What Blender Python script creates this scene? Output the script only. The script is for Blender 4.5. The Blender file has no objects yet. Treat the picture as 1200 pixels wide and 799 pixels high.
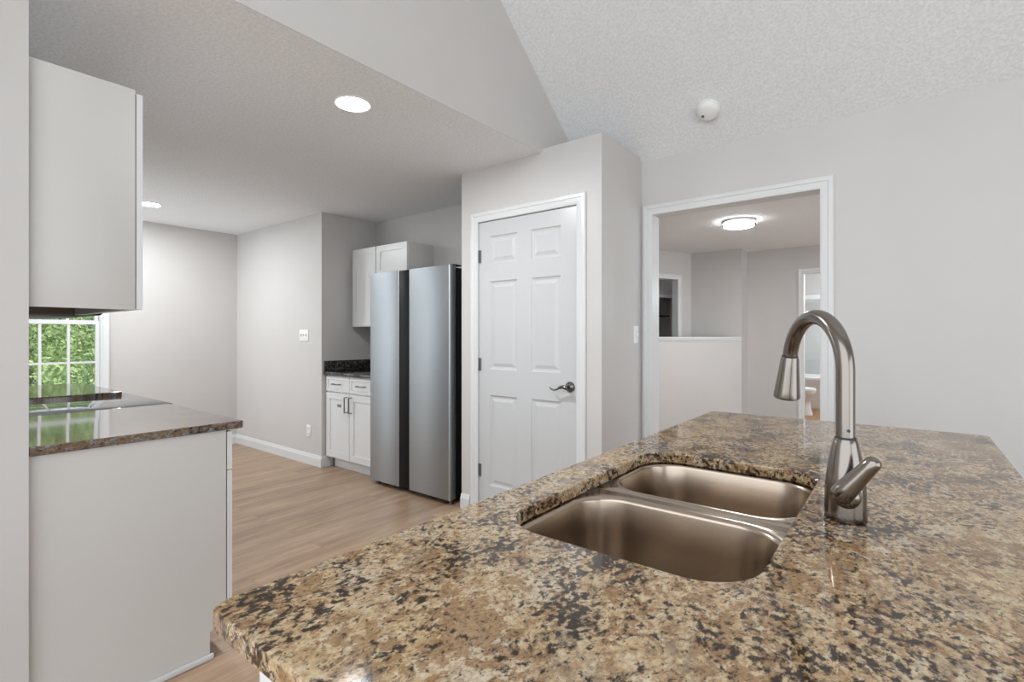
import bpy, bmesh, math, random
from mathutils import Vector, Matrix
random.seed(7)
S = bpy.context.scene
C = S.collection
PI = math.pi

# ------------------------------------------------------------------ camera, sky, exposure
CAM_F = 592.0                      # focal length in pixels of a 1200 px wide frame
cam_data = bpy.data.cameras.new('camera')
cam_data.sensor_fit = 'HORIZONTAL'
cam_data.sensor_width = 36.0
cam_data.lens = CAM_F / 1200.0 * 36.0
cam_data.shift_y = -(399.5 - 393.0) / 1200.0
cam_data.clip_start = 0.02
cam = bpy.data.objects.new('camera', cam_data)
C.objects.link(cam)
cam.location = (0, 0, 1.26)
cam.rotation_euler = (PI / 2, 0, math.radians(38.06))
S.camera = cam

world = bpy.data.worlds.new('world')
S.world = world
world.use_nodes = True
bgn = world.node_tree.nodes['Background']
bgn.inputs['Color'].default_value = (0.90, 0.955, 1.0, 1)
bgn.inputs['Strength'].default_value = 2.2

S.view_settings.view_transform = 'Standard'
S.view_settings.look = 'None'
S.view_settings.gamma = 1.0
S.view_settings.use_curve_mapping = False
S.view_settings.exposure = 0.26

CAN_STRENGTH = 370.0
HALL_STRENGTH = 150.0

# ------------------------------------------------------------------ materials
def new_mat(name):
    m = bpy.data.materials.new(name)
    m.use_nodes = True
    nt = m.node_tree
    b = nt.nodes['Principled BSDF']
    return m, nt, b

def nd(nt, kind, **kw):
    n = nt.nodes.new(kind)
    for k, v in kw.items():
        if k in n.inputs: n.inputs[k].default_value = v
        else: setattr(n, k, v)
    return n

def coords(nt, scale=(1, 1, 1), rot=(0, 0, 0)):
    tc = nt.nodes.new('ShaderNodeTexCoord')
    mp = nt.nodes.new('ShaderNodeMapping')
    mp.inputs['Scale'].default_value = scale
    mp.inputs['Rotation'].default_value = rot
    nt.links.new(tc.outputs['Object'], mp.inputs['Vector'])
    return mp.outputs['Vector']

def noise(nt, vec, scale, detail=3, rough=.55):
    n = nt.nodes.new('ShaderNodeTexNoise')
    n.inputs['Scale'].default_value = scale
    n.inputs['Detail'].default_value = detail
    n.inputs['Roughness'].default_value = rough
    nt.links.new(vec, n.inputs['Vector'])
    return n.outputs['Fac']

def ramp(nt, fac, stops, interp='LINEAR'):
    r = nt.nodes.new('ShaderNodeValToRGB')
    r.color_ramp.interpolation = interp
    el = r.color_ramp.elements
    while len(el) < len(stops): el.new(0.5)
    for e, (p, c) in zip(el, stops):
        e.position = p
        e.color = c if len(c) == 4 else (*c, 1)
    nt.links.new(fac, r.inputs['Fac'])
    return r.outputs['Color']

def mix(nt, fac, a, b, mode='MIX'):
    m = nt.nodes.new('ShaderNodeMix')
    m.data_type = 'RGBA'
    m.blend_type = mode
    for s, v in ((m.inputs['Factor'], fac), (m.inputs['A'] if False else m.inputs[6], a), (m.inputs[7], b)):
        if hasattr(v, 'is_linked') or hasattr(v, 'links'): nt.links.new(v, s)
        else: s.default_value = v if not isinstance(v, tuple) or len(v) == 4 else (*v, 1)
    return m.outputs[2]

def bump(nt, b, height, strength, dist):
    n = nt.nodes.new('ShaderNodeBump')
    n.inputs['Strength'].default_value = strength
    n.inputs['Distance'].default_value = dist
    nt.links.new(height, n.inputs['Height'])
    nt.links.new(n.outputs['Normal'], b.inputs['Normal'])

def paint(name, col, rough=.5, var=.02, bscale=0, bstr=.1, bdist=.001, spec=.5):
    m, nt, b = new_mat(name)
    v = coords(nt)
    f = noise(nt, v, 3.0, 2)
    lo = tuple(max(0, c * (1 - var)) for c in col)
    hi = tuple(min(1, c * (1 + var)) for c in col)
    nt.links.new(ramp(nt, f, [(.3, lo), (.7, hi)]), b.inputs['Base Color'])
    b.inputs['Roughness'].default_value = rough
    b.inputs['Specular IOR Level'].default_value = spec
    if bscale: bump(nt, b, noise(nt, v, bscale, 2), bstr, bdist)
    return m

M_WALL = paint('wall_paint', (.575, .555, .54), .42, .015, 60, .06, .002, .35)
M_TRIM = paint('trim_white', (.67, .67, .67), .3, .01)
M_DOOR = paint('door_white', (.535, .54, .545), .28, .01)
M_CAB = paint('cabinet_white', (.70, .70, .70), .3, .01)
M_PANEL = paint('cabinet_panel', (.59, .575, .555), .38, .015)
M_PLASTIC = paint('white_plastic', (.80, .80, .79), .35, .01)
M_GAP = paint('dark_gap', (.03, .03, .03), .6)
M_BLACK = paint('black_plastic', (.010, .010, .011), .4, spec=.12)
M_RAWWOOD = paint('raw_board', (.16, .115, .085), .7, .12, 40, .1)
M_PORCELAIN = paint('porcelain', (.82, .82, .80), .12, .005)
M_BATHWALL = paint('bath_surround', (.62, .62, .615), .25, .01)
M_CLOSETSHADE = paint('closet_shade', (.50, .49, .48), .7)  # wall grey taken darker for the shade inside the closet
M_BARK = paint('bark', (.12, .085, .06), .9, .3, 30, .4, .01)
M_GROUND = paint('lawn', (.10, .16, .05), .9, .4, 20, .4, .02)
M_OUTWALL = paint('outer_wall', (.6, .6, .58), .7)

def popcorn(name, col):
    m, nt, b = new_mat(name)
    v = coords(nt)
    f = noise(nt, v, 75, 3, .65)
    lo = tuple(c * .91 for c in col); hi = tuple(min(1, c * 1.03) for c in col)
    nt.links.new(ramp(nt, f, [(.38, lo), (.62, hi)]), b.inputs['Base Color'])
    b.inputs['Roughness'].default_value = .85
    b.inputs['Specular IOR Level'].default_value = .2
    bump(nt, b, f, .55, .006)
    return m
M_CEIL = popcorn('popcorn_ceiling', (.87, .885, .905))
M_VAULT = popcorn('popcorn_vault', (.77, .78, .79))  # same popcorn finish, darkened to offset the stronger light on the vault

def wood_floor(name, c0, c1, c2, rough=.33):
    m, nt, b = new_mat(name)
    v = coords(nt)
    # planks run along Y: rotate so the brick rows follow Y
    vr = coords(nt, rot=(0, 0, PI / 2))
    br = nt.nodes.new('ShaderNodeTexBrick')
    br.offset = .37
    br.inputs['Color1'].default_value = (.25, .25, .25, 1)
    br.inputs['Color2'].default_value = (.75, .75, .75, 1)
    br.inputs['Mortar'].default_value = (0, 0, 0, 1)
    br.inputs['Scale'].default_value = 1
    br.inputs['Mortar Size'].default_value = .0012
    br.inputs['Mortar Smooth'].default_value = .3
    br.inputs['Brick Width'].default_value = 1.22
    br.inputs['Row Height'].default_value = .18
    nt.links.new(vr, br.inputs['Vector'])
    vs = coords(nt, (9, .8, 1))
    # offset grain per plank
    add = nt.nodes.new('ShaderNodeVectorMath'); add.operation = 'ADD'
    sc = nt.nodes.new('ShaderNodeVectorMath'); sc.operation = 'SCALE'
    sc.inputs['Scale'].default_value = 14
    nt.links.new(br.outputs['Color'], sc.inputs[0])
    nt.links.new(vs, add.inputs[0]); nt.links.new(sc.outputs[0], add.inputs[1])
    g1 = noise(nt, add.outputs[0], 1.6, 6, .62)
    g2 = noise(nt, add.outputs[0], 7, 4, .6)
    col = ramp(nt, g1, [(.3, c0), (.5, c1), (.72, c2)])
    col = mix(nt, .35, col, ramp(nt, g2, [(.3, (.35, .35, .35)), (.7, (1, 1, 1))]), 'MULTIPLY')
    col = mix(nt, .12, col, br.outputs['Color'], 'OVERLAY')
    seam = ramp(nt, br.outputs['Fac'], [(0, (1, 1, 1)), (1, (.6, .55, .5))])
    col = mix(nt, .6, col, seam, 'MULTIPLY')
    nt.links.new(col, b.inputs['Base Color'])
    b.inputs['Roughness'].default_value = rough
    b.inputs['Specular IOR Level'].default_value = .4
    bump(nt, b, g2, .05, .002)
    return m
M_FLOOR = wood_floor('vinyl_plank', (.285, .18, .112), (.40, .268, .175), (.50, .355, .245))
M_BATHFLOOR = wood_floor('orange_plank', (.28, .13, .055), (.36, .175, .075), (.42, .22, .10), .4)

def granite(name, kind='tan'):
    m, nt, b = new_mat(name)
    tc = nt.nodes.new('ShaderNodeTexCoord')
    mp = nt.nodes.new('ShaderNodeMapping')
    mp.inputs['Rotation'].default_value = (0, 0, math.radians(35))
    mp.inputs['Scale'].default_value = (1, .75, 1)
    nt.links.new(tc.outputs['Object'], mp.inputs['Vector'])
    v0 = mp.outputs['Vector']
    wn = nt.nodes.new('ShaderNodeTexNoise'); wn.inputs['Scale'].default_value = 22; wn.inputs['Detail'].default_value = 3
    nt.links.new(v0, wn.inputs['Vector'])
    ws = nt.nodes.new('ShaderNodeVectorMath'); ws.operation = 'SCALE'; ws.inputs['Scale'].default_value = .022
    nt.links.new(wn.outputs['Color'], ws.inputs[0])
    wa = nt.nodes.new('ShaderNodeVectorMath'); wa.operation = 'ADD'
    nt.links.new(v0, wa.inputs[0]); nt.links.new(ws.outputs[0], wa.inputs[1])
    v = wa.outputs[0]
    def madd(p, k, q):
        mm = nt.nodes.new('ShaderNodeMath'); mm.operation = 'MULTIPLY_ADD'
        nt.links.new(p, mm.inputs[0]); mm.inputs[1].default_value = k; nt.links.new(q, mm.inputs[2])
        return mm.outputs[0]
    if kind == 'dark':
        n1 = noise(nt, v, 60, 4, .7)
        col = ramp(nt, n1, [(.36, (.006, .006, .006)), (.52, (.035, .032, .03)), (.64, (.16, .15, .135)), (.75, (.4, .38, .34))])
    else:
        n1 = noise(nt, v, 48, 5, .68)
        col = ramp(nt, n1, [(.28, (.25, .15, .075)), (.42, (.44, .30, .165)), (.54, (.54, .41, .25)), (.66, (.56, .47, .34)), (.78, (.58, .53, .45))])
        pale = noise(nt, v, 10, 3, .6)
        col = mix(nt, ramp(nt, pale, [(.52, (0, 0, 0)), (.68, (.6, .6, .6))]), col, (.56, .48, .375, 1))
        mid = noise(nt, v, 15, 3, .6)
        n5 = noise(nt, v, 62, 4, .65)
        col = mix(nt, ramp(nt, madd(mid, .7, n5), [(.83, (0, 0, 0)), (1.0, (.72, .72, .72))]), col, (.21, .15, .105, 1))
        rust = noise(nt, v, 8.5, 3, .6)
        col = mix(nt, ramp(nt, madd(rust, .9, n5), [(.99, (0, 0, 0)), (1.19, (.75, .75, .75))]), col, (.30, .175, .082, 1))
        big = noise(nt, v, 12, 3, .6)
        n3 = noise(nt, v, 98, 4, .6)
        col = mix(nt, ramp(nt, madd(big, .75, n3), [(.88, (0, 0, 0)), (1.0, (.96, .96, .96))]), col, (.026, .016, .013, 1))
        n4 = noise(nt, v, 165, 3, .6)
        col = mix(nt, ramp(nt, n4, [(.585, (0, 0, 0)), (.68, (.88, .88, .88))]), col, (.03, .019, .015, 1))
        g6 = noise(nt, v0, 210, 3, .7)
        col = mix(nt, .8, col, ramp(nt, g6, [(.36, (.62, .60, .58)), (.52, (1, 1, 1)), (.66, (1.12, 1.12, 1.12))]), 'MULTIPLY')
        if kind == 'brown':
            col = mix(nt, 1.0, col, (.34, .29, .24, 1), 'MULTIPLY')
            n7 = noise(nt, v0, 90, 4, .65)
            col = mix(nt, ramp(nt, n7, [(.52, (0, 0, 0)), (.64, (.6, .6, .6))]), col, (.24, .27, .33, 1))
    nt.links.new(col, b.inputs['Base Color'])
    b.inputs['Roughness'].default_value = .06
    b.inputs['IOR'].default_value = 1.45 if kind == 'tan' else 1.75 if kind == 'brown' else 1.5
    return m
M_GRAN = granite('granite_tan')
M_GRANB = granite('granite_brown', 'brown')
M_GRAND = granite('granite_dark', 'dark')

def steel(name, col, rough, stretch=(1, 1, 60), amt=.06, aniso=.0):
    m, nt, b = new_mat(name)
    v = coords(nt, stretch)
    f = noise(nt, v, 12, 3)
    b.inputs['Base Color'].default_value = (*col, 1)
    b.inputs['Metallic'].default_value = 1
    r = nt.nodes.new('ShaderNodeMapRange')
    r.inputs['To Min'].default_value = rough - amt
    r.inputs['To Max'].default_value = rough + amt
    nt.links.new(f, r.inputs['Value'])
    nt.links.new(r.outputs['Result'], b.inputs['Roughness'])
    b.inputs['Anisotropic'].default_value = aniso
    return m
M_STEEL = steel('fridge_steel', (.40, .425, .45), .42, (40, 40, 1), .02)
M_STEELSIDE = steel('fridge_side', (.30, .30, .30), .45, (1, 1, 1), .03)
M_SINK = steel('sink_steel', (.44, .365, .295), .25, (1, 1, 1), .012)
M_NICKEL = steel('brushed_nickel', (.25, .222, .198), .20, (1, 1, 90), .03)
M_HANDLE = steel('pull_metal', (.16, .16, .16), .35, (1, 1, 1), .02)
M_CHROME = steel('knob_metal', (.20, .20, .20), .18, (1, 1, 1), .02)
M_HINGE = steel('hinge_metal', (.25, .25, .24), .4, (1, 1, 1), .02)

def emit(name, col, strength):
    m, nt, b = new_mat(name)
    b.inputs['Base Color'].default_value = (.9, .9, .9, 1)
    b.inputs['Emission Color'].default_value = (*col, 1)
    b.inputs['Emission Strength'].default_value = strength
    f = noise(nt, coords(nt), 5, 1)
    nt.links.new(ramp(nt, f, [(.4, (.88, .88, .88)), (.6, (.9, .9, .9))]), b.inputs['Base Color'])
    return m
M_CANLIGHT = emit('can_light', (.95, .98, 1), CAN_STRENGTH)
M_HALLLIGHT = emit('hall_light', (.95, .98, 1), HALL_STRENGTH)

M_HALLSIDE = emit('hall_light_side', (.95, .98, 1), 22.0)

def glass_pane():
    m = bpy.data.materials.new('window_glass'); m.use_nodes = True
    nt = m.node_tree; nt.nodes.clear()
    o = nt.nodes.new('ShaderNodeOutputMaterial')
    t = nt.nodes.new('ShaderNodeBsdfTransparent'); t.inputs['Color'].default_value = (.96, .98, .97, 1)
    g = nt.nodes.new('ShaderNodeBsdfGlossy'); g.inputs['Roughness'].default_value = .02
    f = nt.nodes.new('ShaderNodeFresnel'); f.inputs['IOR'].default_value = 1.3
    x = nt.nodes.new('ShaderNodeMixShader')
    nt.links.new(f.outputs[0], x.inputs[0]); nt.links.new(t.outputs[0], x.inputs[1]); nt.links.new(g.outputs[0], x.inputs[2])
    nt.links.new(x.outputs[0], o.inputs['Surface'])
    return m
M_GLASS = glass_pane()

def black_glass():
    m, nt, b = new_mat('black_glass')
    f = noise(nt, coords(nt), 300, 2)
    nt.links.new(ramp(nt, f, [(.5, (.010, .010, .012)), (.75, (.05, .05, .055))]), b.inputs['Base Color'])
    b.inputs['Roughness'].default_value = .05
    b.inputs['IOR'].default_value = 1.6
    return m
M_COOK = black_glass()

def leaf_mat(name, a, bcol):
    m, nt, b = new_mat(name)
    f = noise(nt, coords(nt), 4.5, 4, .6)
    nt.links.new(ramp(nt, f, [(.35, a), (.65, bcol)]), b.inputs['Base Color'])
    b.inputs['Roughness'].default_value = .5
    b.inputs['Transmission Weight'].default_value = 0
    b.inputs['Subsurface Weight'].default_value = 0
    return m
M_LEAF = [leaf_mat('leaf_bright', (.34, .44, .13), (.62, .72, .36)),
          leaf_mat('leaf_mid', (.16, .25, .10), (.34, .44, .20)),
          leaf_mat('leaf_dark', (.05, .09, .04), (.14, .20, .10))]

# ------------------------------------------------------------------ mesh helpers (all shapes are given in world metres)
class MB:
    def __init__(s): s.bm = bmesh.new()
    def box(s, x0, y0, z0, x1, y1, z1, bev=0, seg=2, mat=None):
        t = bmesh.new()
        bmesh.ops.create_cube(t, size=1)
        for v in t.verts:
            v.co = Vector(((x0 + x1) / 2 + v.co.x * (x1 - x0), (y0 + y1) / 2 + v.co.y * (y1 - y0), (z0 + z1) / 2 + v.co.z * (z1 - z0)))
        if bev: bmesh.ops.bevel(t, geom=t.edges[:], offset=bev, segments=seg, profile=.5, affect='EDGES')
        return s.join(t, mat)
    def join(s, t, mat=None):
        if mat is not None: t.transform(mat)
        bmesh.ops.recalc_face_normals(t, faces=t.faces[:])
        me = bpy.data.meshes.new('tmp'); t.to_mesh(me); t.free()
        s.bm.from_mesh(me); bpy.data.meshes.remove(me)
        return s
    def lathe(s, prof, loc=(0, 0, 0), axis=(0, 0, 1), n=40, cap=True):
        """prof: list of (radius, height) along axis"""
        t = bmesh.new(); rings = []
        for r, h in prof:
            rings.append([t.verts.new((r * math.cos(2 * PI * i / n), r * math.sin(2 * PI * i / n), h)) for i in range(n)])
        for a, b in zip(rings, rings[1:]):
            for i in range(n): t.faces.new((a[i], a[(i + 1) % n], b[(i + 1) % n], b[i]))
        if cap:
            t.faces.new(rings[0][::-1]); t.faces.new(rings[-1])
        q = Vector((0, 0, 1)).rotation_difference(Vector(axis).normalized()).to_matrix().to_4x4()
        return s.join(t, Matrix.Translation(loc) @ q)
    def tube(s, pts, rad, n=20, flat=None):
        """pts: list of points; rad: number or list; flat=(a,b): elliptical section scale"""
        pts = [Vector(p) for p in pts]
        if not isinstance(rad, (list, tuple)): rad = [rad] * len(pts)
        t = bmesh.new(); rings = []
        up = None
        for i, p in enumerate(pts):
            d = (pts[min(i + 1, len(pts) - 1)] - pts[max(i - 1, 0)]).normalized()
            if up is None:
                up = d.orthogonal().normalized() if abs(d.z) > .9 else (Vector((0, 0, 1)) - d * d.z).normalized()
            else: up = (up - d * up.dot(d)).normalized()
            side = d.cross(up)
            fa, fb = flat if flat else (1, 1)
            rings.append([t.verts.new(p + (up * math.cos(2 * PI * k / n) * fa + side * math.sin(2 * PI * k / n) * fb) * rad[i]) for k in range(n)])
        for a, b in zip(rings, rings[1:]):
            for i in range(n): t.faces.new((a[i], a[(i + 1) % n], b[(i + 1) % n], b[i]))
        t.faces.new(rings[0][::-1]); t.faces.new(rings[-1])
        return s.join(t)
    def prism(s, poly, axis, a, b):
        """poly: 2D outline in the plane across axis ('x': (y,z), 'y': (x,z), 'z': (x,y)), from a to b"""
        t = bmesh.new()
        f = {'x': lambda p, q: (q, p[0], p[1]), 'y': lambda p, q: (p[0], q, p[1]), 'z': lambda p, q: (p[0], p[1], q)}[axis]
        A = [t.verts.new(f(p, a)) for p in poly]; B = [t.verts.new(f(p, b)) for p in poly]
        n = len(poly)
        t.faces.new(A); t.faces.new(B[::-1])
        for i in range(n): t.faces.new((A[i], B[i], B[(i + 1) % n], A[(i + 1) % n]))
        return s.join(t)
    def wall(s, axis, u0, u1, z0, z1, a, b, holes):
        """wall slab along axis u ('x' or 'y') with rectangular holes (u0,u1,z0,z1); a..b is its thickness"""
        us = sorted({u0, u1, *[h[0] for h in holes], *[h[1] for h in holes]})
        zs = sorted({z0, z1, *[h[2] for h in holes], *[h[3] for h in holes]})
        us = [u for u in us if u0 <= u <= u1]; zs = [z for z in zs if z0 <= z <= z1]
        t = bmesh.new(); vd = {}
        def V(u, z, w):
            k = (round(u, 5), round(z, 5), w)
            if k not in vd: vd[k] = t.verts.new((u, w, z) if axis == 'x' else (w, u, z))
            return vd[k]
        def solid(i, j):
            if i < 0 or j < 0 or i >= len(us) - 1 or j >= len(zs) - 1: return False
            cu, cz = (us[i] + us[i + 1]) / 2, (zs[j] + zs[j + 1]) / 2
            return not any(h[0] < cu < h[1] and h[2] < cz < h[3] for h in holes)
        for i in range(len(us) - 1):
            for j in range(len(zs) - 1):
                if not solid(i, j): continue
                p = [(us[i], zs[j]), (us[i + 1], zs[j]), (us[i + 1], zs[j + 1]), (us[i], zs[j + 1])]
                t.faces.new([V(*q, a) for q in p]); t.faces.new([V(*q, b) for q in p[::-1]])
                for k, (di, dj) in enumerate(((0, -1), (1, 0), (0, 1), (-1, 0))):
                    if not solid(i + di, j + dj):
                        q, r = p[k], p[(k + 1) % 4]
                        t.faces.new((V(*q, a), V(*q, b), V(*r, b), V(*r, a)))
        return s.join(t)
    def slab(s, w, h, th, panels, rings, mat=None, edge=.003):
        """door slab in local x (0..w), z (0..h); front at y=0 facing -y, with framed panels.
        panels: (x0,x1,z0,z1); rings: list of (inset, depth)"""
        t = bmesh.new()
        xs = sorted({0, w, *[p[0] for p in panels], *[p[1] for p in panels]})
        zs = sorted({0, h, *[p[2] for p in panels], *[p[3] for p in panels]})
        vd = {}
        def V(x, z):
            k = (round(x, 5), round(z, 5))
            if k not in vd:
                vd[k] = t.verts.new((x, 0, z))
            return vd[k]
        for i in range(len(xs) - 1):
            for j in range(len(zs) - 1):
                cx, cz = (xs[i] + xs[i + 1]) / 2, (zs[j] + zs[j + 1]) / 2
                if any(p[0] < cx < p[1] and p[2] < cz < p[3] for p in panels): continue
                t.faces.new((V(xs[i], zs[j]), V(xs[i + 1], zs[j]), V(xs[i + 1], zs[j + 1]), V(xs[i], zs[j + 1])))
        for (a, b, c, d) in panels:
            bx = [x for x in xs if a <= x <= b]; bz = [z for z in zs if c <= z <= d]
            loop = [V(x, c) for x in bx] + [V(b, z) for z in bz[1:]] + [V(x, d) for x in bx[::-1][1:]] + [V(a, z) for z in bz[::-1][1:-1]]
            prev = loop
            for (ins, dep) in rings:
                def sh(v):
                    x = min(max(v.co.x, a + ins), b - ins) if ins else v.co.x
                    z = min(max(v.co.z, c + ins), d - ins) if ins else v.co.z
                    return t.verts.new((x, dep, z))
                cur = [sh(v) for v in loop]
                n = len(cur)
                for k in range(n): t.faces.new((prev[k], prev[(k + 1) % n], cur[(k + 1) % n], cur[k]))
                prev = cur
            t.faces.new(prev)
        # rim and back
        bx, bz = xs, zs
        loop = [V(x, 0) for x in bx] + [V(w, z) for z in bz[1:]] + [V(x, h) for x in bx[::-1][1:]] + [V(0, z) for z in bz[::-1][1:-1]]
        back = [t.verts.new((v.co.x, th, v.co.z)) for v in loop]
        n = len(loop)
        for k in range(n): t.faces.new((loop[k], back[k], back[(k + 1) % n], loop[(k + 1) % n]))
        t.faces.new(back)
        bmesh.ops.remove_doubles(t, verts=t.verts[:], dist=1e-5)
        if mat is not None: t.transform(mat)
        return s.join(t)

def finish(name, mb, mat, parent=None, origin=None, smooth=35):
    bm = mb.bm if isinstance(mb, MB) else mb
    o_loc = Vector(origin) if origin is not None else (Vector(parent['base']) if parent is not None else Vector((0, 0, 0)))
    bmesh.ops.translate(bm, verts=bm.verts[:], vec=-o_loc)
    ang = math.radians(smooth)
    for f in bm.faces: f.smooth = True
    for e in bm.edges:
        if len(e.link_faces) == 2: e.smooth = e.calc_face_angle(0) < ang
    me = bpy.data.meshes.new(name)
    bm.to_mesh(me); bm.free()
    mats = mat if isinstance(mat, list) else [mat]
    for m in mats: me.materials.append(m)
    o = bpy.data.objects.new(name, me)
    C.objects.link(o)
    if parent is not None: o.parent = parent
    else: o.location = o_loc
    return o

def tag(o, label, cat, group=None, kind=None):
    o['label'] = label; o['category'] = cat
    if group: o['group'] = group
    if kind: o['kind'] = kind
    return o

class Thing:
    """an Empty at the thing's base with its parts as children"""
    def __init__(s, name, loc, label, cat, group=None, kind=None):
        s.o = bpy.data.objects.new(name, None)
        s.o.empty_display_size = .1
        C.objects.link(s.o); s.o.location = loc
        s.loc = Vector(loc)
        tag(s.o, label, cat, group, kind)
    def part(s, name, mb, mat, label=None, of=None, smooth=35):
        bm = mb.bm if isinstance(mb, MB) else mb
        bmesh.ops.translate(bm, verts=bm.verts[:], vec=-s.loc)
        o = finish(name, bm, mat, None, (0, 0, 0), smooth)
        o.parent = of if of is not None else s.o
        if label: o['label'] = label
        return o

def struct(name, mb, mat, label, cat, smooth=35):
    o = finish(name, mb, mat, None, None, smooth)
    return tag(o, label, cat, None, 'structure')

def rrect(x0, x1, y0, y1, r, n=10):
    out = []
    for cx, cy, a in ((x1 - r, y1 - r, 0), (x0 + r, y1 - r, 90), (x0 + r, y0 + r, 180), (x1 - r, y0 + r, 270)):
        for i in range(n + 1):
            t = math.radians(a + 90 * i / n)
            out.append((cx + r * math.cos(t), cy + r * math.sin(t)))
    return out

# ------------------------------------------------------------------ the room
H = 2.44
XB = -1.866           # kitchen ceiling ends here, gable face rises above
YL = 2.68             # long left wall plane
YP = 2.69             # pantry front
YA = 3.30             # alcove back
YR = 3.26             # right wall
XP = -1.43            # pantry side
XF = -6.20            # far wall with the window
YK = 0.306            # wall behind the near counter run
YEND = -1.7
SL = .78              # vault slope
YRIDGE = -0.4
ZR = H + SL * (YR - YRIDGE)
def vz(y): return H + SL * (YR - y) if y > YRIDGE else ZR - SL * (YRIDGE - y)

struct('floor', MB().box(XF - .12, YK - .14, -.1, 3.1, 7.70, 0).box(-2.26, -4.0, -.1, 3.1, YK - .14, 0), M_FLOOR, 'brown wood plank floor running through the kitchen', 'floor')
WIN = (.72, 1.425, .585, 2.16)
struct('wall_far', MB().wall('y', YK - .14, YL + .7, 0, H + .06, XF - .12, XF, [WIN]), M_WALL, 'grey painted end wall holding the kitchen window', 'wall')
struct('wall_left', MB().box(XF, YL, 0, -4.41, 3.42, H + .06), M_WALL, 'plain grey wall with the switch plate left of the fridge alcove', 'wall')
struct('wall_alcove', MB().box(-4.41, YA, 0, -2.575, 3.42, H + .06), M_WALL, 'grey wall at the back of the fridge alcove', 'wall')
DX0, DX1, DZ = -2.420, -1.592, 2.070
m = MB().wall('x', -2.575, XP, 0, 2.465, YP, YP + .11, [(DX0, DX1, -.001, DZ)])
m.box(-2.575, YP + .11, 0, -2.475, YR, H)
m.box(-1.53, YP + .11, 0, XP, YR, 2.465)
m.box(-2.475, YP + .11, H, -1.53, YR, 2.465)
struct('wall_pantry', m, M_WALL, 'grey pantry box wall around the white panelled door', 'wall')
OX0, OX1, OZ = -1.362, -.372, 2.080
YR2 = YR + .12
struct('wall_right', MB().wall('x', -2.575, 3.1, 0, H + .02, YR, YR2, [(OX0, OX1, -.001, OZ)]), M_WALL, 'grey wall with the cased opening behind the island', 'wall')
struct('ceiling_kitchen', MB().box(XF - .12, YK - .14, H, XB - .003, 3.42, H + .06).box(-2.26, YEND, H, XB - .003, YK - .14, H + .06), M_CEIL, 'flat popcorn ceiling over the kitchen with recessed lights', 'ceiling')
m = MB().prism([(YR - .05, H + .06), (YRIDGE, ZR), (YEND, vz(YEND)), (YEND, H + .06)], 'x', XB - .1, XB)
m.box(XB - .003, YEND, H, XB, 3.42, H + .06)
struct('wall_gable', m, M_WALL, 'smooth painted gable face above the kitchen ceiling edge', 'wall')
m = MB()
m.prism([(YR2, vz(YR2)), (YRIDGE, ZR), (YEND, vz(YEND)), (YEND, vz(YEND) + .08), (YRIDGE, ZR + .09), (YR2, vz(YR2) + .08)], 'x', XB - .1, 3.1)
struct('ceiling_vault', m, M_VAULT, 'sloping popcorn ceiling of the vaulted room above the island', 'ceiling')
m = MB().box(-4.70, YK - .14, 0, -2.12, YK, H)
m.box(-2.26, YEND, 0, -2.12, YK - .14, H)
struct('wall_near', m, M_WALL, 'grey wall end at the left edge of the view', 'wall')
m = MB().wall('y', YEND, YR, 0, H - .1, 3.0, 3.1, [(-1.2, 2.0, .02, 2.25)])  # unseen wall; its wide opening is added to let daylight in
m.prism([(YEND, H - .1), (YR, H - .1), (YR, H), (YRIDGE, ZR), (YEND, vz(YEND))], 'x', 3.0, 3.1)
struct('wall_side', m, M_WALL, 'grey side wall of the living room with an unseen opening added for daylight', 'wall')

# baseboards
def base_run(mb, p0, p1, nrm, h=.105, t=.015):
    """a baseboard from p0 to p1 with its outward normal"""
    p0 = Vector((*p0, 0)); p1 = Vector((*p1, 0)); n = Vector((*nrm, 0)).normalized()
    prof = [(0, 0), (t, 0), (t, h * .72), (t * .6, h * .80), (t * .55, h * .93), (t * .3, h), (0, h)]
    t_ = bmesh.new()
    A = [t_.verts.new(p0 + n * a + Vector((0, 0, b))) for a, b in prof]
    B = [t_.verts.new(p1 + n * a + Vector((0, 0, b))) for a, b in prof]
    t_.faces.new(A); t_.faces.new(B[::-1])
    k = len(prof)
    for i in range(k): t_.faces.new((A[i], B[i], B[(i + 1) % k], A[(i + 1) % k]))
    mb.join(t_)
m = MB(); base_run(m, (XF, YL), (-4.395, YL), (0, -1)); base_run(m, (-4.41, YL), (-4.41, 2.80), (1, 0))
struct('baseboard_left', m, M_TRIM, 'white baseboard along the long left wall', 'baseboard')
m = MB(); base_run(m, (XF, YK), (XF, YL), (1, 0))
struct('baseboard_far', m, M_TRIM, 'white baseboard under the window wall', 'baseboard')
m = MB(); base_run(m, (-2.575, YP), (-2.49, YP), (0, -1)); base_run(m, (-1.53, YP), (XP, YP), (0, -1)); base_run(m, (XP, YP - .015), (XP, YR - .02), (1, 0))
struct('baseboard_pantry', m, M_TRIM, 'white baseboard at the foot of the pantry wall', 'baseboard')
m = MB(); base_run(m, (-.30, YR), (3.0, YR), (0, -1))
struct('baseboard_right', m, M_TRIM, 'white baseboard along the wall behind the island', 'baseboard')

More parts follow.
